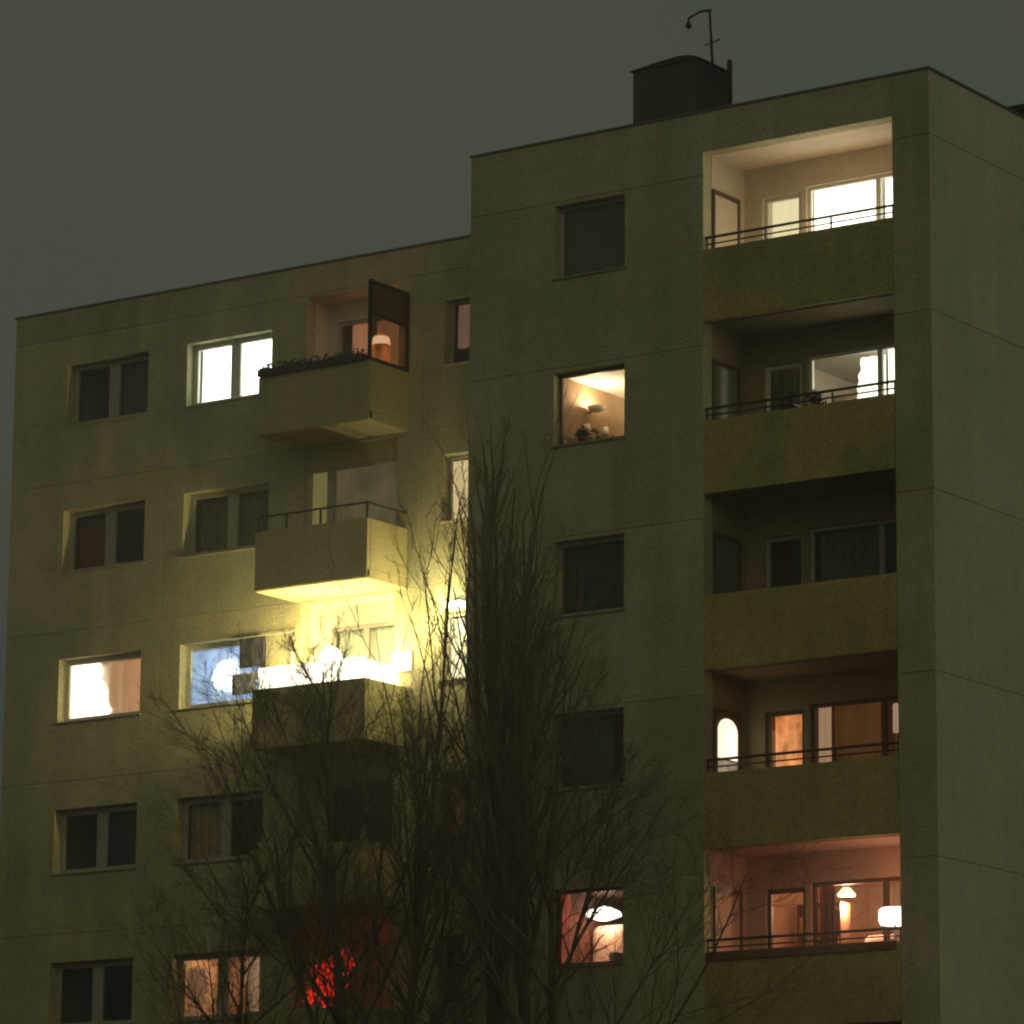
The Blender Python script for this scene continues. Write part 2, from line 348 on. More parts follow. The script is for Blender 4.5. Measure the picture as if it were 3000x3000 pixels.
# rooms behind
for k in range(5):
    zf, zc = LG[k]
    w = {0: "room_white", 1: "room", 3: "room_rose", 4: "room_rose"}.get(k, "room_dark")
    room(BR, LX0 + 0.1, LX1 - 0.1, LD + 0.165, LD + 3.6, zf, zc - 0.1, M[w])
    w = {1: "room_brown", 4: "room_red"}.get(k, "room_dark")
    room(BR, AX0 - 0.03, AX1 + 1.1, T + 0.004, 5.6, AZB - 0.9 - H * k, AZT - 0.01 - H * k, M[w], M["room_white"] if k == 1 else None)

# ================================================================== LEFT WING (front face at y = D)
D, LZR, LXL, LXR = 3.316, 21.78, -21.62, XL
BL = thing("apartment_building", "lower ochre apartment wing set back on the left with jutting balconies", "building", (-15.2, 9.0, 0))
W1 = (-20.30, -18.34); W2 = (-17.42, -15.45); RC = (-14.66, -12.60); NW = (-11.60, -10.90)
WT, WB = 20.72, 19.54; RT, RF = 21.19, 18.66
PB, PT, BX0, BX1, BP = 18.43, 19.49, -14.81, -12.35, 1.154
lj = [21.24 - H * k for k in range(8)]
bays = ((LXL, -17.90, W1), (-17.90, -15.10, W2), (-15.10, -12.05, RC), (-12.05, LXR, NW))
for a, b, _ in bays: put("wall_panel", BM((a + J, b - J, D, D + T, lj[0] + J, LZR)), M["wallL"], BL, bevel=0.01)
for k in range(7):
    zt, zb = lj[k] - J, lj[k + 1] + J
    for a, b, hole in bays:
        bm = bmesh.new()
        if k < 5:
            hz0, hz1 = (RF, RT) if hole is RC else (WB, WT)
            ring(bm, a + J, b - J, zb, zt, hole[0], hole[1], hz0 - H * k, hz1 - H * k, D, D + T)
        else: box(bm, a + J, b - J, D, D + T, zb, zt)
        put("wall_panel", bm, M["wallL"], BL, bevel=0.006)
put("plinth", BM((LXL, LXR, D + 0.02, D + T, 0, lj[7])), M["backing"], BL)
put("end_wall", BM((LXL, LXL + 0.22, D + T + 0.003, D + 11, 0, LZR)), M["wallL"], BL)
put("backing_wall", BM((LXL + 0.23, LXR, D + 10.8, D + 11, 0, LZR)), M["backing"], BL)
put("roof", BM((LXL + 0.23, LXR, D + T + 0.01, D + 10.79, LZR - 0.35, LZR - 0.1)), M["roof"], BL)
put("coping", BM((LXL - 0.025, LXR - 0.01, D - 0.025, D + T + 0.02, LZR, LZR + 0.035)), M["coping"], BL)
for k in range(5):
    dz = -H * k
    for (a, b), mid in ((W1, 0.24), (W2, 0.22)):
        window(BL, a + 0.002, b - 0.002, WB + 0.002 + dz, WT - 0.002 + dz, D + 0.20, mull=() if k == 2 else (((a + b) / 2, mid),), fw=0.095, face=D, mat=M["frame"] if k == 2 or (k == 0 and a == W2[0]) else M["frame_dim"])
    window(BL, NW[0] + 0.002, NW[1] - 0.002, WB + 0.002 + dz, WT - 0.002 + dz, D + 0.18, fw=0.05, face=D, mat=M["frame_dim"])
    # recess behind each balcony
    yb = D + 0.62; zf, zc = RF + dz, RT + dz
    lm = M["loggia"]
    put("recess_side_wall", BM((RC[0] - 0.1, RC[0], D + T + 0.003, yb, zf, zc)), lm, BL)
    put("recess_side_wall", BM((RC[1], RC[1] + 0.1, D + T + 0.003, yb, zf, zc)), lm, BL)
    put("recess_ceiling", BM((RC[0] - 0.1, RC[1] + 0.1, D + T + 0.003, yb + 0.1, zc + 0.001, zc + 0.06)), lm, BL)
    put("recess_floor", BM((RC[0] - 0.1, RC[1] + 0.1, D + T + 0.003, yb + 0.1, zf - 0.06, zf - 0.001)), M["backing"], BL)
    bm = bmesh.new(); ring(bm, RC[0] + 0.002, RC[1] - 0.002, zf, zc, -14.46, -12.86, zf + 0.92, zc - 0.36, yb, yb + 0.14)
    put("recess_back_wall", bm, lm, BL)
    window(BL, -14.46, -12.86, zf + 0.922, zc - 0.362, yb + 0.04, mull=((-13.72, 0.12),), fw=0.06, face=yb, mat=M["frame_dim"])
    # balcony: slab (part) with parapet panels and, where the photo shows one, a rail
    s = put("balcony", BM((BX0, BX1, D - BP, D - 0.002, PB + dz, PB + 0.17 + dz)), M["balc"], BL, bevel=0.01)
    put("parapet_panel", BM((BX0, BX1, D - BP - 0.012, D - BP + 0.08, PB + 0.02 + dz, PT + dz)), M["balc"], s, bevel=0.008)
    put("parapet_panel", BM((BX1 - 0.08, BX1 + 0.004, D - BP + 0.082, D - 0.003, PB + 0.172 + dz, PT + dz)), M["balc"], s, bevel=0.008)
    put("parapet_panel", BM((BX0 - 0.004, BX0 + 0.08, D - BP + 0.082, D - 0.003, PB + 0.172 + dz, PT + dz)), M["balc"], s, bevel=0.008)
    if k == 1:
        r = bmesh.new(); tube(r, [Vector((BX0, D - BP + 0.03, PT + 0.28 + dz)), Vector((BX1 - 0.03, D - BP + 0.03, PT + 0.28 + dz)), Vector((BX1 - 0.03, D, PT + 0.28 + dz))], [0.02] * 3, 8)
        for x in (BX0 + 0.04, -14.15, -13.4, BX1 - 0.04): box(r, x - 0.015, x + 0.015, D - BP + 0.015, D - BP + 0.045, PT + dz, PT + 0.27 + dz)
        put("railing", r, M["metal"], s)
    # rooms
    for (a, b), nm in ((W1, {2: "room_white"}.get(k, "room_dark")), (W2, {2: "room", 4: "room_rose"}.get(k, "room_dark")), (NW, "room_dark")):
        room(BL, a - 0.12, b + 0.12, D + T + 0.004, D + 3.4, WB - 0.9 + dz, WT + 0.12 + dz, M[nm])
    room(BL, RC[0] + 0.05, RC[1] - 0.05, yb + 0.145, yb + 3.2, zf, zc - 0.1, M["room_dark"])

# ================================================================== rooftop
t = thing("rooftop_shed", "dark boxy shed standing on the roof near its front edge", "rooftop shed", (-5.5, 1.6, ZR - 0.1))
put("wall", BM((-6.12, -4.87, 1.0, 1.80, ZR - 0.1, 23.30)), M["shed"], t)
bm = BM((-4.868, -4.80, 1.02, 1.82, ZR - 0.1, 23.26)); put("side_cladding", bm, M["shed_side"], t)
bm = bmesh.new()
pr = [(-6.17, 23.302), (-5.7, 23.36), (-5.2, 23.40), (-4.95, 23.37), (-4.76, 23.29)]
vv = [[bm.verts.new((x, y, z)) for x, z in pr] + [bm.verts.new((x, y, 23.296 - (0.01 if x > -4.9 else 0))) for x, z in pr[::-1]] for y in (0.96, 1.86)]
n = len(vv[0])
bm.faces.new(vv[0]); bm.faces.new(vv[1][::-1])
for i in range(n): bm.faces.new((vv[0][i], vv[0][(i + 1) % n], vv[1][(i + 1) % n], vv[1][i]))
put("roof", bm, M["shed_side"], t)
t = thing("aerial_mast", "thin hooked aerial mast rising behind the dark rooftop shed", "aerial", (-5.38, 2.4, ZR - 0.1))
bm = bmesh.new(); tube(bm, [Vector((-5.43, 2.4, ZR - 0.1)), Vector((-5.45, 2.4, 23.6)), Vector((-5.51, 2.4, 24.66))], [0.035, 0.026, 0.02], 8); put("pole", bm, M["shed_side"], t, smooth=True)
bm = bmesh.new(); tube(bm, [Vector((-5.47, 2.4, 24.64)), Vector((-5.70, 2.4, 24.66)), Vector((-5.93, 2.4, 24.58)), Vector((-5.93, 2.4, 24.40))], [0.022] * 4, 8)
ellipsoid(bm, Vector((-5.93, 2.4, 24.46)), 0.05, 0.05, 0.07, 8, 6); put("arm", bm, M["shed_side"], t, smooth=True)
bm = bmesh.new(); tube(bm, [Vector((-5.60, 2.4, 24.05)), Vector((-5.30, 2.4, 24.10))], [0.012] * 2, 6); put("crossbar", bm, M["shed_side"], t)
bm = bmesh.new(); tube(bm, [Vector((-4.78, 1.86, ZR - 0.1)), Vector((-4.78, 1.86, 23.45)), Vector((-4.78, 1.86, 23.5))], [0.045, 0.045, 0.03], 8)
tag(put("vent_pipe", bm, M["black"], smooth=True), "slim black pipe standing against the right side of the rooftop shed", "pipe")
t = thing("rooftop_hood", "black flat roofed hood showing above the gable edge at the far right", "rooftop hood", (0.4, 4.9, ZR))
put("hood_body", BM((-0.62, -0.02, 4.1, 5.9, ZR - 0.1, 22.46)), M["black"], t); put("hood_lid", BM((-0.86, 0.05, 4.0, 6.1, 22.462, 22.56)), M["black"], t, bevel=0.01)

# ================================================================== lights, curtains and belongings: right block
def q(k): return -H * k
ly = LD + 0.24
# top loggia: white hot windows
g_white = glow("curtain_white_lit", (1.0, 0.93, 0.80), 3.6, var=0.12)
g_cream = glow("curtain_cream_lit", (1.0, 0.80, 0.50), 1.0, var=0.12)
cloth("net_curtain", -2.94, -1.70, 19.5, 20.86, ly, g_white, "white glowing net curtain in the wide pane of the top loggia", folds=9)
cloth("net_curtain", -1.64, -1.0, 19.5, 20.86, ly + 0.02, g_white, "white glowing net curtain in the narrow right pane of the top loggia", folds=4)
cloth("net_curtain", -3.74, -3.10, 18.75, 20.80, ly, g_cream, "cream lit curtain behind the balcony door of the top loggia", folds=4)
t = thing("floor_lamp", "unseen lamp added behind the parapet of the top loggia, lighting its ceiling", "lamp", (-2.2, 0.75, LG[0][0]))  # added source, hidden from view, that brightens the top loggia
bm = bmesh.new(); lathe(bm, (-2.2, 0.75, LG[0][0]), [(0.14, 0), (0.13, 0.03), (0.02, 0.05), (0.02, 0.5)]); put("stem", bm, M["metal"], t, smooth=True)
bm = bmesh.new(); ellipsoid(bm, Vector((-2.2, 0.75, LG[0][0] + 0.60)), 0.1, 0.1, 0.1); put("globe", bm, glow("globe_warm", (1, 0.8, 0.55), 6, var=0.03), t, smooth=True)
lamp_light(t, (-2.2, 0.75, LG[0][0] + 0.75), 32, (1, 0.66, 0.40), 0.1)
# second loggia
z = q(1)
g_white2 = glow("curtain_white_soft", (1.0, 0.92, 0.78), 2.6, var=0.2)
t = thing("ceiling_lamp", "round ceiling lamp in the lit room behind the second loggia from the top", "lamp", (-1.75, 2.6, 20.98 + z))
bm = bmesh.new(); lathe(bm, (-1.75, 2.6, 20.98 + z), [(0.06, 0.1), (0.2, 0.06), (0.24, 0.0), (0.1, -0.06)]); put("lamp_shade", bm, glow("shade_white", (1, 0.92, 0.78), 6, var=0.05), t, smooth=True)
lamp_light(t, (-1.75, 2.6, 20.82 + z), 85, (1, 0.86, 0.66))
cloth("net_curtain", -1.62, -1.0, 19.5 + z, 20.86 + z, ly, g_white2, "bright white curtain in the right pane of the second loggia", folds=4)
cloth("net_curtain", -2.2, -1.72, 19.5 + z, 20.80 + z, ly + 0.08, g_white2, "bright white curtain gathered beside the middle bar of the second loggia", folds=3, ragged=0.10, side='l')
t = thing("wall_cupboard", "brown wall cupboard seen through the second loggia window", "cupboard", (-2.55, 2.2, 19.95 + z))
put("carcass", BM((-2.95, -2.15, 2.0, 2.35, 20.02 + z, 20.34 + z)), M["wood_pale"], t, bevel=0.01); put("door", BM((-2.93, -2.56, 1.98, 1.998, 20.04 + z, 20.32 + z)), M["wood_pale"], t); put("door", BM((-2.54, -2.17, 1.98, 1.998, 20.04 + z, 20.32 + z)), M["wood_pale"], t)
def shrub(name, x, y, z0, r, label, cat="potted plant", group=None, leaves=70, pot=True, mat="leaf", h=1.0):
    t = thing(name, label, cat, (x, y, z0), group)
    if pot:
        bm = bmesh.new(); lathe(bm, (x, y, z0), [(r * 0.45, 0), (r * 0.6, r * 0.8), (r * 0.68, r * 0.8), (r * 0.66, r * 0.95)]); put("pot", bm, M["wood"], t, smooth=True)
    bm = bmesh.new(); rnd = random.Random(int(x * 97 + z0 * 31))
    c = Vector((x, y, z0 + (r * 1.5 if pot else r * 0.7)))
    for _ in range(leaves):
        d = Vector((rnd.gauss(0, 1), rnd.gauss(0, 1), rnd.gauss(0, 1))); d.normalize(); d *= r * rnd.uniform(0.3, 1.0); d.z *= h
        p = c + d; a = Vector((rnd.uniform(-1, 1), rnd.uniform(-1, 1), rnd.uniform(-1, 1))).normalized(); b = a.cross(Vector((0.3, 0.5, 0.8))).normalized(); s = r * rnd.uniform(0.2, 0.38)
        bm.faces.new([bm.verts.new(p - a * s), bm.verts.new(p + b * s * 0.5), bm.verts.new(p + a * s), bm.verts.new(p - b * s * 0.5)])
    o = put("foliage", bm, M[mat], t, flat=True); o["kind"] = "stuff"
    return t
shrub("potted_plant", -2.22, 0.30, 19.62 + z, 0.17, "dark round potted plant before the lit window of the second loggia", leaves=90)
shrub("potted_plant", -2.72, 0.34, 19.86 + z, 0.10, "small dark potted plant left of the round one in the second loggia", leaves=50)
t = thing("plant_stand", "low metal stand carrying the plants of the second loggia", "plant stand", (-2.45, 0.32, LG[1][0]))
put("shelf", BM((-2.95, -2.0, 0.2, 0.45, 19.56 + z, 19.615 + z), (-2.85, -2.6, 0.22, 0.44, 19.82 + z, 19.858 + z)), M["metal"], t)
put("leg", BM(*[(x - 0.015, x + 0.015, 0.3, 0.33, LG[1][0], 19.559 + z) for x in (-2.9, -2.05)], (-2.86, -2.83, 0.3, 0.33, 19.616 + z, 19.819 + z)), M["metal"], t)
cloth("curtain", -3.95, -3.09, 18.75 + z, 20.80 + z, ly, M["olive"], "dark closed curtain behind the balcony door of the second loggia", folds=5)
# third loggia: unlit, blinds down
z = q(2)
cloth("curtain", -2.9, -1.7, 19.5 + z, 20.86 + z, ly, M["olive"], "dull olive curtain in the unlit third loggia", folds=8)
# fourth loggia: orange curtains
z = q(3)
g_or = glow("curtain_orange_lit", (1.0, 0.31, 0.095), 1.35, var=0.78, scale=4.0, stretch=(1, 1, 0.7))
g_or2 = glow("curtain_brown_lit", (1.0, 0.36, 0.11), 0.10, var=0.6, scale=1.6, stretch=(1, 1, 0.5), base=(0.16, 0.09, 0.04))
cloth("curtain", -3.74, -3.10, 18.75 + z, 20.80 + z, ly, g_or, "glowing patterned orange curtain in the balcony door of the fourth loggia", folds=4)
cloth("curtain", -2.66, -1.70, 19.5 + z, 20.86 + z, ly + 0.03, g_or2, "dim brown lit curtain across the wide pane of the fourth loggia", folds=6)
cloth("curtain", -2.93, -2.70, 19.5 + z, 20.86 + z, ly, glow("curtain_pale_lit", (1.0, 0.55, 0.32), 0.42, var=0.3), "narrow pale lit curtain beside the orange door of the fourth loggia", folds=2)
t = thing("floor_lamp", "tall thin pale lamp stem at the right end of the fourth loggia", "lamp", (-0.98, 0.5, LG[3][0]))
bm = bmesh.new(); tube(bm, [Vector((-0.98, 0.5, LG[3][0])), Vector((-0.98, 0.5, 20.15 + z))], [0.015, 0.015], 8); put("stem", bm, M["frame"], t)
bm = bmesh.new(); lathe(bm, (-0.98, 0.5, 20.15 + z), [(0.05, 0), (0.05, 0.42), (0.03, 0.45)]); put("lamp_shade", bm, glow("shade_dim", (1, 0.66, 0.45), 0.35, var=0.2), t, smooth=True)
lamp_light(t, (-1.15, 0.55, 20.3 + z), 0.4, (1, 0.42, 0.18))
shrub("potted_plant", -1.32, 0.34, 19.45 + z, 0.13, "small pale leaved potted plant at the right of the fourth loggia", leaves=50, mat="grey_cloth")
put_t = tag(put("side_table", BM((-1.5, -1.14, 0.2, 0.5, 19.40 + z, 19.445 + z), (-1.47, -1.44, 0.22, 0.48, LG[3][0], 19.40 + z), (-1.2, -1.17, 0.22, 0.48, LG[3][0], 19.40 + z)), M["wood"]), "small side table at the right end of the fourth loggia", "table")
# fifth loggia: rosy, with a shaded lamp
z = q(4)
t = thing("table_lamp", "white shaded lamp shining at the right end of the lowest loggia", "lamp", (-0.99, 0.42, LG[4][0]))
bm = bmesh.new(); lathe(bm, (-0.99, 0.42, LG[4][0]), [(0.12, 0), (0.11, 0.03), (0.02, 0.05), (0.02, 1.36)]); put("stem", bm, M["metal"], t, smooth=True)
bm = bmesh.new(); lathe(bm, (-0.99, 0.42, 20.02 + z), [(0.22, 0.0), (0.25, 0.06), (0.24, 0.22), (0.20, 0.25)], 20); put("lamp_shade", bm, glow("shade_hot", (1.0, 0.86, 0.66), 5, var=0.05), t, smooth=True)
lamp_light(t, (-1.0, 0.45, 20.42 + z), 12, (1, 0.37, 0.19), 0.1)
lamp_light(t, (-1.28, 0.50, 19.8 + z), 3.5, (1, 0.37, 0.19), 0.06)
t = thing("pendant_lamp", "small pendant lamp in the rosy room behind the lowest loggia", "lamp", (-3.0, 2.4, 20.7 + z))
bm = bmesh.new(); tube(bm, [Vector((-3.0, 2.4, 21.2 + z)), Vector((-3.0, 2.4, 20.92 + z))], [0.008] * 2, 6); put("cord", bm, M["black"], t)
bm = bmesh.new(); lathe(bm, (-3.0, 2.4, 20.78 + z), [(0.14, 0), (0.15, 0.03), (0.06, 0.13), (0.02, 0.14)]); put("lamp_shade", bm, glow("shade_amber", (1, 0.82, 0.5), 2.2, var=0.1), t, smooth=True)
lamp_light(t, (-3.0, 2.4, 20.6 + z), 180, (1, 0.56, 0.36))
def bookcase(x, y, z0, w, h, d, label, cols):
    t = thing("bookcase", label, "bookcase", (x, y, z0)); n = 4
    put("side_panel", BM((x - w / 2, x - w / 2 + 0.025, y, y + d, z0, z0 + h)), M["wood"], t); put("side_panel", BM((x + w / 2 - 0.025, x + w / 2, y, y + d, z0, z0 + h)), M["wood"], t)
    for i in range(n + 1): put("shelf", BM((x - w / 2 + 0.026, x + w / 2 - 0.026, y, y + d, z0 + (h - 0.03) * i / n, z0 + (h - 0.03) * i / n + 0.025)), M["wood"], t)
    bms = {c: bmesh.new() for c in cols}; rnd = random.Random(3)
    for i in range(n):
        xx = x - w / 2 + 0.03
        while xx < x + w / 2 - 0.09:
            bw = rnd.uniform(0.025, 0.07)
            if rnd.random() < 0.85: box(bms[rnd.choice(cols)], xx, xx + bw * 0.92, y + 0.03, y + d - 0.05, z0 + (h - 0.03) * i / n + 0.026, z0 + (h - 0.03) * i / n + h / n * rnd.uniform(0.5, 0.85))
            xx += bw
    for c, b in bms.items():
        o = put("books", b, M[c], t); o["kind"] = "stuff"
    return t
bookcase(-3.45, 2.3, LG[4][0], 0.8, 2.0, 0.3, "bookcase seen through the door of the lowest loggia", ("maroon", "china", "wood_pale", "pinkish"))
t = thing("armchair", "rosy armchair by the window of the lowest loggia", "armchair", (-2.4, 2.2, LG[4][0]))
zz = 19.0 + z
put("seat", BM((-2.75, -2.05, 1.9, 2.5, LG[4][0], zz + 0.3)), M["pinkish"], t, bevel=0.05); put("backrest", BM((-2.75, -2.05, 2.502, 2.7, LG[4][0] + 0.1, zz + 1.15)), M["pinkish"], t, bevel=0.06)
t = thing("sideboard", "low sideboard under the window of the lowest loggia room", "sideboard", (-1.75, 2.0, LG[4][0]))
put("carcass", BM((-2.02, -0.95, 1.75, 2.2, LG[4][0], 19.62 + z)), M["wood_pale"], t, bevel=0.01); put("top", BM((-2.05, -0.92, 1.72, 2.22, 19.622 + z, 19.66 + z)), M["wood"], t)
for xx, w_, h_, mm, lab in ((-1.85, 0.26, 0.34, "china", "pale box on the sideboard of the lowest loggia room"), (-1.5, 0.2, 0.22, "maroon", "dark red box on the sideboard of the lowest loggia room")):
    tag(put("storage_box", BM((xx - w_ / 2, xx + w_ / 2, 1.85, 2.1, 19.662 + z, 19.662 + h_ + z)), M[mm], bevel=0.01), lab, "box")
t = thing("framed_picture", "framed picture on the back wall of the lowest loggia room", "picture", (-3.2, LD + 3.55, 20.2 + z))
bm = bmesh.new(); ring(bm, -3.75, -2.75, 20.0 + z, 20.7 + z, -3.69, -2.81, 20.06 + z, 20.64 + z, LD + 3.56, LD + 3.598); put("frame", bm, M["wood"], t); put("print", BM((-3.69, -2.81, LD + 3.58, LD + 3.596, 20.06 + z, 20.64 + z)), M["grey_cloth"], t)
cloth("curtain", -1.64, -1.28, 19.5 + z, 20.84 + z, ly, M["pinkish"], "gathered rosy curtain at the right of the lowest loggia window", folds=4)
cloth("curtain", -2.94, -2.66, 19.5 + z, 20.84 + z, ly, M["maroon"], "dark red curtain at the left of the lowest loggia window", folds=3)
o = put("balcony_blanket", BM((LX0 + 0.05, LX1 - 0.05, -0.06, -0.018, LZB - 0.12 + z, LZB + 0.02 + z)), M["wood"], bevel=0.015); tag(o, "dark strip of cloth hung along the rail of the lowest loggia", "blanket")
# window column
z = q(1)
x0 = AX0 - 0.03
t = thing("wall_uplighter", "bowl shaped wall lamp throwing light on the bright slanting ceiling", "lamp", (x0, 1.0, 17.55))
bm = bmesh.new(); lathe(bm, (x0 + 0.2, 1.0, 17.60), [(0.02, 0), (0.12, 0.03), (0.16, 0.10), (0.145, 0.10), (0.10, 0.045), (0.01, 0.02)], 18); put("bowl", bm, M["china"], t, smooth=True)
put("bracket", BM((x0 + 0.002, x0 + 0.1, 0.98, 1.02, 17.60, 17.63)), M["metal"], t)
lamp_light(t, (x0 + 0.2, 1.0, 17.70), 46, (1, 0.78, 0.52), 0.05)
t = thing("added_uplighter", "unseen floor lamp added to light the far ceiling of that room", "lamp", (-5.2, 2.6, AZB - 0.9 + z))  # added out of sight to whiten the ceiling
bm = bmesh.new(); lathe(bm, (-5.2, 2.6, AZB - 0.9 + z), [(0.15, 0), (0.14, 0.03), (0.015, 0.05), (0.015, 1.42)]); put("stem", bm, M["metal"], t, smooth=True)
bm = bmesh.new(); lathe(bm, (-5.2, 2.6, AZB + 0.52 + z), [(0.03, 0), (0.16, 0.05), (0.24, 0.14), (0.225, 0.14), (0.15, 0.062), (0.02, 0.015)], 20); put("bowl", bm, M["metal"], t, smooth=True)
lamp_light(t, (-5.2, 2.6, AZB + 0.63 + z), 260, (1, 0.80, 0.56), 0.04)
x0 = AX0 - 0.03
t = thing("wall_shelf", "shelf with crockery on the side wall of the room under the bright ceiling", "shelf", (x0 + 0.1, 1.2, 19.9 + z))
put("board", BM((x0 + 0.002, x0 + 0.2, 0.7, 1.9, 20.02 + z, 20.045 + z)), M["wood"], t); put("board", BM((x0 + 0.002, x0 + 0.2, 0.7, 1.9, 19.62 + z, 19.645 + z)), M["wood"], t)
for i, (yy, hh, rr) in enumerate(((0.85, 0.14, 0.06), (1.1, 0.10, 0.08), (1.4, 0.2, 0.05), (1.65, 0.12, 0.07))):
    bm = bmesh.new(); lathe(bm, (x0 + 0.11, yy, 20.046 + z), [(rr * 0.7, 0), (rr, hh * 0.6), (rr * 0.8, hh)]); put("jar", bm, M["china" if i % 2 == 0 else "maroon"], t, smooth=True)
for i, (xx, rr, mm, lab) in enumerate(((-6.86, 0.075, "china", "leftmost white pot on the sill under the bright ceiling"), (-6.45, 0.06, "china", "white pot right of the dark plant on the sill under the bright ceiling"), (-6.2, 0.065, "china", "rightmost cream pot on the sill under the bright ceiling"))):
    bm = bmesh.new(); lathe(bm, (xx, 0.32, AZB + 0.065 + z), [(rr * 0.7, 0), (rr, rr * 1.5), (rr * 1.08, rr * 1.5), (rr, rr * 1.8)]); tag(put("flower_pot", bm, M[mm], smooth=True), lab, "flower pot", "pots on the window sill")
shrub("potted_plant", -6.66, 0.36, AZB + 0.06 + z, 0.13, "dark round plant between the white pots on the window sill", leaves=80)
o = put("inner_sill", BM((AX0 - 0.02, AX1 + 0.02, 0.265, 0.52, AZB - 0.03 + z, AZB + 0.055 + z)), M["room_brown"], BR)
z = q(4)
px = -6.62
t = thing("pendant_lamp", "white oval pendant lamp in the low window left of the rosy loggia", "lamp", (px, 0.95, 20.3 + z))
bm = bmesh.new(); lathe(bm, (px, 0.95, 20.47 + z), [(0.10, 0), (0.29, 0.07), (0.27, 0.13), (0.12, 0.20), (0.03, 0.22)], 20); put("lamp_shade", bm, glow("shade_white_hot", (1, 0.95, 0.82), 6, var=0.04), t, smooth=True)
bm = bmesh.new(); tube(bm, [Vector((px, 0.95, 20.86 + z)), Vector((px, 0.95, 20.69 + z))], [0.008] * 2, 6); put("cord", bm, M["black"], t)
lamp_light(t, (px, 0.95, 20.38 + z), 13, (1, 0.46, 0.22))
cloth("curtain", -7.02, -6.80, AZB + 0.06 + z, AZT - 0.06 + z, 0.30, glow("curtain_red_lit", (1.0, 0.15, 0.09), 0.40, var=0.8, scale=5), "red curtain at the left of the low window with the oval lamp", folds=3)
t = thing("armchair", "tan high backed armchair under the oval lamp in the low window", "armchair", (-6.55, 1.0, AZB - 0.9 + z))
zz = AZB - 0.9 + z
put("seat", BM((-6.9, -6.3, 0.55, 1.1, zz, zz + 1.02)), M["pinkish"], t, bevel=0.06); put("backrest", BM((-6.98, -6.25, 1.102, 1.34, zz + 0.2, zz + 1.66)), M["pinkish"], t, bevel=0.12)
put("armrest", BM((-6.298, -6.15, 0.6, 1.15, zz, zz + 1.16)), M["wood_pale"], t, bevel=0.04)
# roller shutter in the top window of the column and blinds lower down
t = thing("roller_shutter", "closed slate grey roller shutter in the top window of the taller block", "shutter", (-6.3, 0.25, AZB))
for i in range(22):
    zz = AZB + 0.065 + i * 0.0502
    put("slat", BM((AX0 + 0.065, AX1 - 0.065, 0.205, 0.218, zz, zz + 0.047)), M["shutter"], t)
cloth("curtain", AX0 + 0.06, AX1 - 0.06, AZB - 2 * H + 0.06, AZT - 2 * H - 0.08, 0.34, M["slate"], "dark curtain in the unlit third window of the taller block", folds=7)
cloth("curtain", AX0 + 0.06, AX1 - 0.4, AZB - 3 * H + 0.06, AZT - 3 * H - 0.08, 0.34, M["olive"], "half drawn dark curtain in the unlit fourth window of the taller block", folds=5)

# ================================================================== lights, curtains and belongings: left wing
cy = D + 0.36
gw = glow("curtain_blazing", (1.0, 0.97, 0.90), 4.0, var=0.08)
cloth("net_curtain", W2[0] + 0.09, W2[1] - 0.09, WB + 0.09, WT - 0.06, cy, gw, "blazing white net curtain in the window by the topmost balcony", folds=10)
cloth("curtain", -19.2, W1[1] - 0.06, WB + 0.06, WT - 0.06, cy, M["maroon"], "dull maroon curtain in the right half of the top left window", folds=5)
z = q(1)
cloth("curtain", W1[0] + 0.08, -19.45, WB + 0.06 + z, WT - 0.06 + z, cy, M["maroon"], "maroon curtain in the left half of the second window down at far left", folds=5)
cloth("curtain", W2[0] + 0.08, W2[1] - 0.08, WB + 0.06 + z, WT - 0.06 + z, cy, M["olive"], "mottled dark green curtain in the window beside the second balcony", folds=9)
z = q(2)
cloth("net_curtain", W1[0] - 0.08, -19.55, WB + 0.06 + z, WT - 0.06 + z, cy + 0.05, glow("curtain_hot_warm", (1.0, 0.90, 0.68), 3.4, var=0.08), "white hot curtain filling the left half of the third window at far left", folds=5, ragged=0.20)
cloth("curtain", -20.2, W1[1] - 0.07, WB + 0.06 + z, WT - 0.06 + z, cy + 0.12, glow("curtain_tan_lit", (1.0, 0.43, 0.19), 0.58, var=0.35), "tan lit curtain with wavy edge in the third window at far left", folds=6)
cloth("curtain", W2[0] - 0.10, W2[1] - 0.5, WB + 0.06 + z, WT - 0.06 + z, cy + 0.10, glow("curtain_blue_lit", (0.42, 0.60, 1.0), 1.3, var=0.6, scale=2.2, stretch=(1, 1, 1)), "blue lit curtain in the third storey window beside the bright balcony", folds=5)
t2 = thing("paper_lantern", "white round lantern glowing in the blue lit window", "lantern", (-16.62, D + 0.35, 19.8 + z))
bm = bmesh.new(); ellipsoid(bm, Vector((-16.62, D + 0.38, 20.14 + z)), 0.33, 0.05, 0.27, 16, 10, jitter=0.05); put("shade", bm, glow("lantern_cold", (0.85, 0.93, 1.0), 2.6, var=0.1), t2, smooth=True)
bm = bmesh.new(); tube(bm, [Vector((-16.62, D + 0.38, 20.39 + z)), Vector((-16.62, D + 0.38, 20.66 + z))], [0.006] * 2, 6); put("cord", bm, M["black"], t2)
lamp_light(t2, (-16.75, D + 0.31, 20.2 + z), 2.0, (0.72, 0.82, 1.0), 0.05)
cloth("drying_cloth", -15.98, -15.42, 20.14 + z, 20.68 + z, D - 0.07, M["slate"], "dark slate cloth hung at the left end of the bright balcony", cat="cloth", folds=2, amp=0.008)
cloth("drying_cloth", -16.12, -15.50, 19.66 + z, 20.02 + z, D - 0.10, M["grey_cloth"], "pale grey cloth hung low at the left end of the bright balcony", cat="cloth", folds=2, amp=0.008, ragged=0.14)
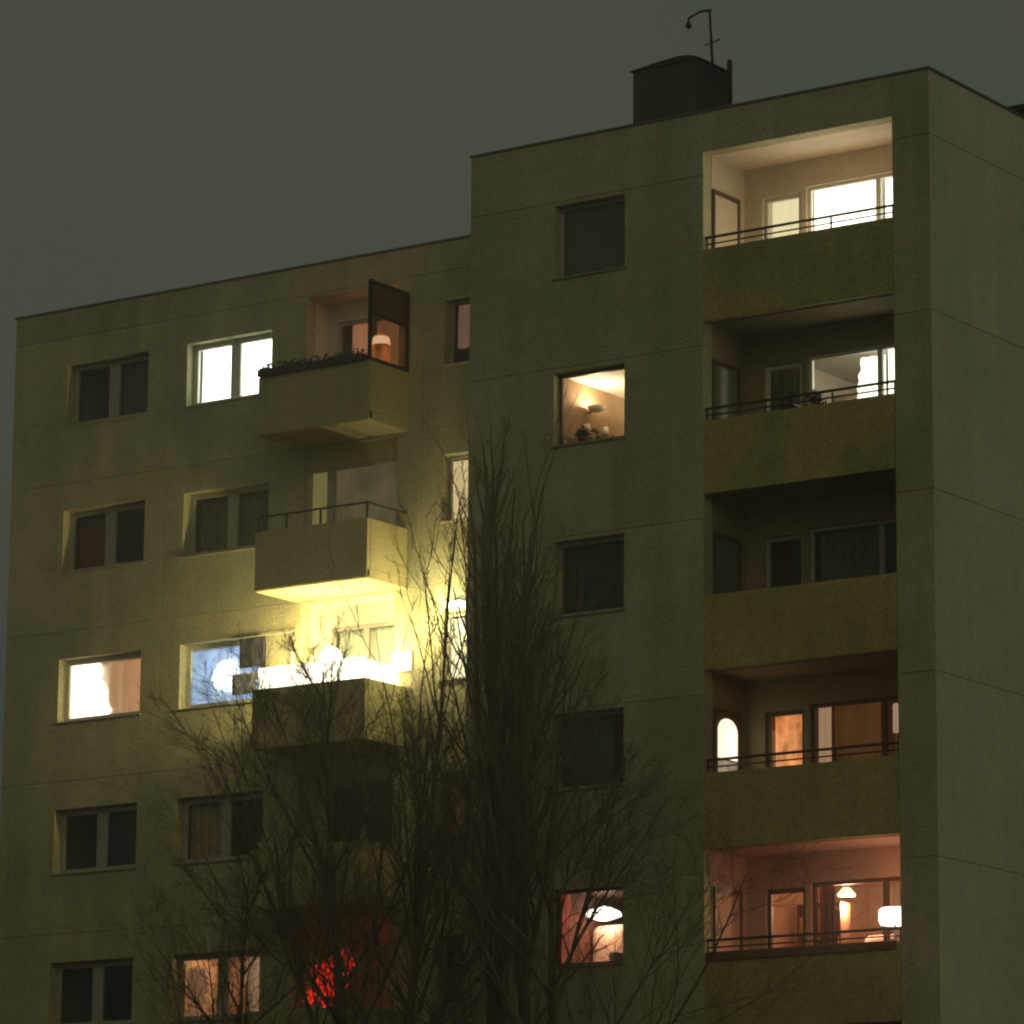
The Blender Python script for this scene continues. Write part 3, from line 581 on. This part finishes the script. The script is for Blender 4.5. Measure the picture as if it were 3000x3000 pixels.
t = thing("drying_rack", "thin wire rack holding the cloths by the blue window", "drying rack", (-15.9, D - 0.2, 19.6 + z))
bm = bmesh.new()
for y, zz in ((D - 0.07, 20.69), (D - 0.10, 20.03)): tube(bm, [Vector((-16.3, y, zz + z)), Vector((BX0 + 0.1, y, zz + z))], [0.01] * 2, 6)
put("rod", bm, M["frame"], t)
bm = bmesh.new(); tube(bm, [Vector((BX0 + 0.04, D - 0.085, PT + z)), Vector((BX0 + 0.04, D - 0.085, 20.72 + z))], [0.014] * 2, 6); put("post", bm, M["frame"], t)
# topmost balcony: rosy recess, side screen, planter, lantern
g_rose = glow("curtain_rose_lit", (1.0, 0.46, 0.24), 1.0, var=0.2)
yb = D + 0.62 + 0.16
cloth("curtain", -14.20, -13.78, RF + 0.95, RT - 0.40, yb, glow("curtain_rose_dim", (1.0, 0.33, 0.15), 0.35, var=0.3), "dim rosy curtain in the left pane of the topmost balcony", folds=3)
cloth("curtain", -13.66, -12.92, RF + 0.95, RT - 0.40, yb, g_rose, "bright rosy curtain in the right pane of the topmost balcony", folds=5)
t = thing("privacy_screen", "dark panelled screen closing the right end of the topmost balcony", "screen", (BX1 - 0.04, D - 0.55, PT))
bm = bmesh.new(); ya, y2 = D - BP + 0.01, D - 0.004
box(bm, BX1 - 0.07, BX1 - 0.01, ya, ya + 0.05, PT + 0.004, 20.95); box(bm, BX1 - 0.07, BX1 - 0.01, y2 - 0.05, y2, PT + 0.004, 20.95)
box(bm, BX1 - 0.07, BX1 - 0.01, ya + 0.051, y2 - 0.051, 20.88, 20.95); box(bm, BX1 - 0.07, BX1 - 0.01, ya + 0.051, y2 - 0.051, PT + 0.004, PT + 0.07); box(bm, BX1 - 0.07, BX1 - 0.01, ya + 0.051, y2 - 0.051, 20.32, 20.37)
put("frame", bm, M["black"], t)
put("panel", BM((BX1 - 0.05, BX1 - 0.03, ya + 0.051, y2 - 0.051, 20.371, 20.879)), M["frame_brown"], t)
put("pane", BM((BX1 - 0.045, BX1 - 0.038, ya + 0.051, y2 - 0.051, PT + 0.071, 20.319)), M["glass_smoked"], t)
t = thing("lantern", "orange arched lantern glowing behind the screen of the topmost balcony", "lantern", (BX1 - 0.25, D - 0.5, PT + 0.0))
bm = bmesh.new(); lathe(bm, (BX1 - 0.32, D - 0.42, PT + 0.02), [(0.13, 0.0), (0.17, 0.12), (0.17, 0.42), (0.12, 0.6), (0.03, 0.68)], 14); put("shade", bm, glow("lantern_orange", (1.0, 0.36, 0.10), 2.6, var=0.8, scale=5, stretch=(1, 1, 0.7)), t, smooth=True)
bm = bmesh.new(); lathe(bm, (BX1 - 0.32, D - 0.42, PT + 0.46), [(0.172, 0.0), (0.15, 0.12), (0.125, 0.15)], 14); put("hot_spot", bm, glow("lantern_white", (1.0, 0.78, 0.58), 5.0, var=0.2), t, smooth=True)
lamp_light(t, (BX1 - 0.75, D - 0.25, PT + 0.65), 1.25, (1, 0.28, 0.17), 0.08)
put("stand", BM((BX1 - 0.45, BX1 - 0.19, D - 0.55, D - 0.29, PB + 0.171, PT + 0.02)), M["wood"], t)
t = thing("planter", "long dark planter with withered leaves on the topmost balcony parapet", "planter", (-13.6, D - BP, PT))
put("trough", BM((BX0 + 0.02, BX1 - 0.12, D - BP - 0.09, D - BP + 0.10, PT + 0.002, PT + 0.13)), M["black"], t, bevel=0.015)
bm = bmesh.new()
for _ in range(420):
    p = Vector((random.uniform(BX0 + 0.05, BX1 - 0.15), D - BP + random.uniform(-0.09, 0.09), PT + 0.12 + random.random() ** 2 * 0.12)); a = Vector((random.uniform(-1, 1), random.uniform(-0.6, 0.6), random.uniform(-0.2, 1))).normalized(); b = a.cross(Vector((0.2, 0.9, 0.1))).normalized(); s = random.uniform(0.02, 0.05)
    bm.faces.new([bm.verts.new(p - a * s), bm.verts.new(p + b * s * 0.5), bm.verts.new(p + a * s), bm.verts.new(p - b * s * 0.5)])
put("leaves", bm, M["leaf"], t, flat=True, kind="stuff")
# second balcony: its opening is glazed in, faint yellow curtains behind
z = q(1)
for z0_, z1_ in ((RT - 0.38, RT - 0.003), (RF, RF + 0.86)): put("infill_panel", BM((RC[0] + 0.003, RC[1] - 0.003, D + 0.05, D + 0.15, z0_ + z, z1_ + z)), M["balc"], BL)
window(BL, RC[0] + 0.003, RC[1] - 0.003, RF + 0.863 + z, RT - 0.383 + z, D + 0.07, mull=((-14.12, 0.13),), fw=0.05, sill=False, mat=M["frame_dim"])
cloth("curtain", -14.85, -14.20, RF + 0.9 + z, RT - 0.39 + z, D + 0.26, glow("curtain_straw_lit", (1.0, 0.76, 0.28), 0.19, var=0.25, base=(0.3, 0.25, 0.12)), "straw coloured lit curtain in the left pane over the second balcony", folds=4)
cloth("curtain", -14.12, -12.75, RF + 0.9 + z, RT - 0.39 + z, D + 0.27, glow("curtain_straw_dim", (1.0, 0.74, 0.38), 0.11, var=0.6, scale=1.5, stretch=(1, 1, 1), base=(0.22, 0.18, 0.10)), "dimmer straw curtain in the right pane over the second balcony", folds=7)
# third balcony: flooded with light
z = q(2)
t = thing("balcony_lamp", "dazzling white globe lamp on the brightly lit balcony", "lamp", (-13.75, D - 0.35, PB + 0.17 + z))
bm = bmesh.new(); ellipsoid(bm, Vector((-13.72, D - 0.35, 20.02 + z)), 0.20, 0.20, 0.26, 18, 12); put("globe", bm, glow("globe_hot", (1.0, 0.93, 0.68), 14, var=0.03), t, smooth=True)
bm = bmesh.new(); tube(bm, [Vector((-13.72, D - 0.35, PB + 0.172 + z)), Vector((-13.72, D - 0.35, 19.78 + z))], [0.03, 0.025], 8); put("post", bm, M["frame"], t, smooth=True)
lamp_light(t, (-13.72, D - 0.66, 19.95 + z), 380, (1, 0.80, 0.34), 0.12)
g_glare = glow("glare_strip_glow", (1.0, 0.93, 0.68), 3.2, var=0.12)  # glare of the bright balcony, built as added glowing strips
cloth("glare_strip", BX0 + 0.02, BX1 - 0.10, PT - 0.6 + z, PT + 0.40 + z, D - BP + 0.13, g_glare, "glowing strip added as glare along the parapet of the bright balcony", cat="glare_strip", folds=12, amp=0.012)
tag(put("glare_strip", BM((BX1 - 0.16, BX1 - 0.14, D - BP + 0.16, D - 0.12, PT - 0.3 + z, PT + 0.36 + z)), g_glare, bevel=0.004), "short glowing strip added as glare along the right side of the bright balcony", "glare_strip")
lamp_light(t, (-12.62, D - 0.55, PT + 0.35 + z), 110, (1, 0.85, 0.42), 0.08)
lamp_light(t, (-14.45, D - 0.5, PT + 0.30 + z), 45, (1, 0.85, 0.42), 0.08)
t = thing("wall_lamp", "white bulkhead lamp on the wall over the narrow window by the bright balcony", "lamp", (-11.2, D - 0.1, 15.13))
bm = bmesh.new(); ellipsoid(bm, Vector((-11.2, D - 0.13, 15.21)), 0.19, 0.09, 0.07, 14, 8); put("globe", bm, glow("bulkhead_hot", (1.0, 0.95, 0.80), 10, var=0.03), t, smooth=True)
put("back_plate", BM((-11.40, -11.0, D - 0.05, D - 0.003, 15.145, 15.28)), M["frame"], t, bevel=0.01)
lamp_light(t, (-11.35, D - 0.45, 15.05), 110, (1, 0.84, 0.42), 0.08)
o = put("notice_board", BM((-12.62, -12.2, D - 0.05, D - 0.004, 19.75 + z, 20.10 + z)), M["china"], bevel=0.01); tag(o, "small white board on the wall right of the bright balcony", "board")
cloth("curtain", -14.40, -12.92, RF + 0.95 + z, RT - 0.40 + z, yb, M["china"], "pale curtain in the window behind the bright balcony", folds=9)
# fourth balcony: dark, two pale pots on the parapet
z = q(3)
for xx, lab in ((-14.52, "left one of two small pale bowls on the dark fourth balcony parapet"), (-13.75, "right one of two small pale bowls on the dark fourth balcony parapet")):
    bm = bmesh.new(); lathe(bm, (xx, D - BP + 0.03, PT + 0.002 + z), [(0.06, 0), (0.13, 0.07), (0.14, 0.09), (0.12, 0.09)]); tag(put("bowl", bm, M["china"], smooth=True), lab, "bowl", "bowls on the balcony parapet")
cloth("curtain", -14.40, -12.92, RF + 0.95 + z, RT - 0.40 + z, yb, M["olive"], "dark curtain in the unlit recess of the fourth balcony", folds=9)
# fifth balcony: red glowing blossoms
z = q(4)
t = thing("flower_lamp", "cluster of glowing red blossoms on the lowest balcony", "flower lamp", (-13.6, D - 0.3, PT + z))
gr = glow("blossom_red", (1.0, 0.028, 0.014), 1.3, var=0.85, scale=7, stretch=(1, 1, 1), base=(0.5, 0.03, 0.02))
rnd = random.Random(5)
for i, (dx, dzz, s) in enumerate(((-0.30, 0.42, .13), (-0.05, 0.55, .15), (0.26, 0.74, .14), (0.12, 0.36, .14), (-0.2, 0.12, .14), (0.05, 0.12, .12), (-0.48, -0.02, .12), (0.28, 0.28, .12), (0.0, -0.12, .13), (0.38, 0.60, .1))):
    s *= 1.25; bm = bmesh.new(); c = Vector((-13.52 + dx * 0.9, D - 0.45 + rnd.uniform(-0.1, 0.1), PT + 0.30 + dzz * 0.85 + z))
    for k in range(7):
        a = k * 2 * math.pi / 7 + rnd.random(); d = Vector((math.cos(a), -0.35 + rnd.uniform(-0.2, 0.2), math.sin(a))).normalized(); w = d.cross(Vector((0, 1, 0.1))).normalized()
        bm.faces.new([bm.verts.new(c), bm.verts.new(c + d * s * 0.6 + w * s * 0.35), bm.verts.new(c + d * s * 1.15), bm.verts.new(c + d * s * 0.6 - w * s * 0.35)])
    ellipsoid(bm, c, s * 0.3, s * 0.3, s * 0.3, 8, 5); put("blossom", bm, gr, t, flat=True)
bm = bmesh.new()
for dx in (-0.3, 0.0, 0.3): tube(bm, [Vector((-13.52, D - 0.45, PB + 0.3 + z)), Vector((-13.52 + dx * 0.4, D - 0.43, PT + z)), Vector((-13.52 + dx, D - 0.42, PT + 0.6 + z))], [0.02, 0.015, 0.01], 6)
put("stem", bm, M["wood"], t)
bm = bmesh.new(); lathe(bm, (-13.52, D - 0.45, PB + 0.171 + z), [(0.13, 0), (0.18, 0.3), (0.19, 0.32), (0.16, 0.32)]); put("pot", bm, M["wood"], t, smooth=True)
lamp_light(t, (-13.3, D - 0.15, PT + 0.5 + z), 0.28, (1, 0.20, 0.08), 0.1)
cloth("curtain", -14.40, -12.92, RF + 0.95 + z, RT - 0.40 + z, yb, glow("curtain_rust_dim", (1.0, 0.26, 0.09), 0.035, var=0.5, base=(0.15, 0.07, 0.04)), "dim rust curtain behind the red blossoms of the lowest balcony", folds=8)
# lit window under the trees, lower left
t = thing("ceiling_lamp", "narrow strip lamp shining in the lowest lit window of the left wing", "lamp", (-16.9, D + 0.6, WT + z))
put("tube", BM((-17.25, -16.5, D + 0.5, D + 0.56, WT + 0.0 + z, WT + 0.05 + z)), glow("strip_hot", (1.0, 0.85, 0.55), 6, var=0.1), t); put("housing", BM((-17.3, -16.45, D + 0.49, D + 0.57, WT + 0.051 + z, WT + 0.10 + z)), M["frame"], t)
lamp_light(t, (-16.6, D + 0.95, WT - 0.15 + z), 26, (1, 0.55, 0.30), 0.1)
cloth("curtain", W2[0] + 0.08, -16.95, WB + 0.06 + z, WT - 0.2 + z, cy, glow("curtain_orange_dim", (1.0, 0.34, 0.16), 0.30, var=0.6, scale=4), "orange curtain at the left of the lowest lit window of the left wing", folds=4, ragged=0.14)
cloth("curtain", -16.0, W2[1] - 0.06, WB + 0.06 + z, WT - 0.1 + z, cy, glow("curtain_peach_dim", (1.0, 0.50, 0.28), 0.42, var=0.5, scale=4), "peach curtain at the right of the lowest lit window of the left wing", folds=4, ragged=0.12, side='l')
# unlit left column lower down
cloth("curtain", -19.2, W1[1] - 0.06, WB + 0.06 - 3 * H, WT - 0.06 - 3 * H, cy, M["slate"], "slate curtain in the right half of the fourth window at far left", folds=5)
cloth("curtain", W2[0] + 0.06, -16.5, WB + 0.06 - 3 * H, WT - 0.06 - 3 * H, cy, M["wood_pale"], "brownish curtain in the left half of the fourth window by the trees", folds=5)
# narrow stair side windows
cloth("curtain", -11.55, NW[1] - 0.25, WB + 0.35, WT - 0.04, cy, glow("curtain_blush", (1.0, 0.52, 0.40), 0.17, var=0.3, base=(0.25, 0.14, 0.11)), "dull blush curtain in the top narrow window by the inner corner", folds=2)
cloth("curtain", NW[0] - 0.10, NW[1] - 0.05, WB + 0.05 - H, WT - 0.05 - H, cy, glow("blind_cream", (1.0, 0.72, 0.36), 1.05, var=0.5, scale=6), "cream lit blind in the second narrow window by the inner corner", folds=4)
cloth("curtain", NW[0] - 0.10, NW[1] - 0.05, WB + 0.05 - 2 * H, WT - 0.05 - 2 * H, cy, glow("blind_yellow", (1.0, 0.87, 0.52), 1.8, var=0.2, scale=4), "bright yellow lit blind in the narrow window beside the bright balcony", folds=4)
cloth("curtain", NW[0] - 0.10, NW[1] - 0.05, WB + 0.05 - 3 * H, WT - 0.05 - 3 * H, cy, glow("blind_rust", (1.0, 0.28, 0.10), 0.07, var=0.4), "dark rust blind in the fourth narrow window by the inner corner", folds=4)

# ================================================================== bare winter trees
def tree(label, base, height, seed, r0, limbs, spread, first, up=0.5, dense=1.0, lean=(0, 0), twig_r=0.006):
    rnd = random.Random(seed); base = Vector(base)
    t = thing("bare_tree", label, "tree", base, "bare winter trees before the building")
    def rv(): return Vector((rnd.gauss(0, 1), rnd.gauss(0, 1), rnd.gauss(0, 1))).normalized()
    def path(p, d, L, n, wob, lift):
        pts = [p.copy()]; d = d.normalized()
        for i in range(n):
            d = (d + rv() * wob + Vector((0, 0, lift))).normalized(); p = p + d * (L / n); pts.append(p.copy())
        return pts
    def taper(r, n, end=0.25): return [r * (1 - (1 - end) * i / n) for i in range(n + 1)]
    twigs = bmesh.new()
    def side(d, ang):
        a = d.cross(rv()).normalized(); return (d * math.cos(ang) + a * math.sin(ang)).normalized()
    def sprout(pts, rr, L, level, bm):
        n = len(pts) - 1
        cnt = {1: 9, 2: 7, 3: 4}[level]; cnt = max(2, int(cnt * dense * (0.7 + 0.6 * rnd.random())))
        for _ in range(cnt):
            s = rnd.uniform(0.22 if level > 1 else 0.15, 1.0) * n; i = min(int(s), n - 1); p = pts[i].lerp(pts[i + 1], s - i); d = (pts[i + 1] - pts[i]).normalized()
            r = rr[i] * rnd.uniform(0.35, 0.6); l = L * rnd.uniform(0.28, 0.52) * (1.15 - 0.5 * s / n)
            nd = side(d, R(rnd.uniform(22, 52))); k = {1: 6, 2: 4, 3: 3}[level]
            q_ = path(p, nd, l, k, 0.16, up * 0.16); r = max(r, twig_r * (1.5 if level < 3 else 1))
            tr = taper(r, k, 0.35)
            tube(twigs if level > 1 else bm, q_, tr, 5 if level == 1 else (4 if level == 2 else 3), cap=False)
            if level < 3: sprout(q_, tr, l, level + 1, bm)
    tp = path(base, Vector((lean[0], lean[1], 1)), height, 14, 0.045, 0.12); tr = taper(r0, 14, 0.10)
    bm = bmesh.new(); tube(bm, tp, tr, 10); put("trunk", bm, M["bark"], t, smooth=True)
    for i in range(limbs):
        s = (first + (0.97 - first) * (i + rnd.random()) / limbs) * 14; j = min(int(s), 13); p = tp[j].lerp(tp[j + 1], s - j)
        az = i * 2.39996 + rnd.uniform(-0.5, 0.5); el = R(rnd.uniform(spread[0], spread[1]))
        d = Vector((math.cos(az) * math.sin(el), math.sin(az) * math.sin(el), math.cos(el)))
        L = (height - p.z + base.z) * rnd.uniform(0.55, 0.85) + height * 0.06
        q_ = path(p, d, L, 8, 0.09, up * 0.10); rr = taper(max(0.02, tr[j] * rnd.uniform(0.45, 0.65)), 8, 0.2)
        bm = bmesh.new(); tube(bm, q_, rr, 7); sprout(q_, rr, L, 1, bm)
        put("limb", bm, M["bark"], t, smooth=True)
    put("twigs", twigs, M["bark"], t, kind="stuff")
    return t
tree("slender bare tree with upright limbs, foremost at the inner corner", (-5.05, -4.0, 0), 15.6, 11, 0.27, 16, (3, 10), 0.40, up=1.1, dense=0.7, twig_r=0.003)
tree("slender bare tree with upright limbs, just right of the inner corner", (-4.2, -4.6, 0), 13.6, 23, 0.17, 14, (5, 26), 0.42, up=0.9, dense=1.15, twig_r=0.003)
tree("thin stemmed bare tree close to the wing wall by the bright balcony", (-9.9, -0.6, 0), 15.7, 31, 0.10, 7, (5, 15), 0.42, up=1.0, dense=0.45)
tree("tall spreading bare tree crossing the bright balcony and the lowest lit window", (-7.5, -4.4, 0), 12.6, 47, 0.13, 21, (14, 46), 0.36, up=0.5, dense=1.35, twig_r=0.0025)
tree("low spreading bare tree before the dark lower left windows", (-10.3, -4.0, 0), 9.8, 83, 0.09, 15, (20, 50), 0.46, up=0.4, dense=1.3, twig_r=0.0025)
tree("low bushy bare tree filling the gap left of the tall slender trees", (-6.3, -5.2, 0), 11.6, 71, 0.12, 18, (18, 52), 0.42, up=0.45, dense=1.3, twig_r=0.0025)
tree("low spreading bare tree reaching toward the lower loggias", (-2.6, -6.5, 0), 11.2, 59, 0.12, 18, (28, 60), 0.40, up=0.4, dense=1.4, twig_r=0.0025)

# ================================================================== thin night haze round the place; the sky stays outside it
for nm in ("ground", "road", "pavement"):
    o = bpy.data.objects[nm]; o.scale = (0.5, 0.5 if nm == "ground" else 1, 1)
hm = bpy.data.materials.new("haze"); hm.use_nodes = True; t = hm.node_tree; t.nodes.clear()
ho = t.nodes.new("ShaderNodeOutputMaterial"); pv = t.nodes.new("ShaderNodeVolumePrincipled")
pv.inputs["Density"].default_value = 0.0013; pv.inputs["Anisotropy"].default_value = 0.85; pv.inputs["Color"].default_value = (0.92, 0.92, 0.90, 1)
t.links.new(pv.outputs[0], ho.inputs["Volume"])
hz = put("haze", BM((-230, 230, -240, 340, -1.4, 26.5)), hm); hz["kind"] = "stuff"
S.cycles.volume_bounces = 1
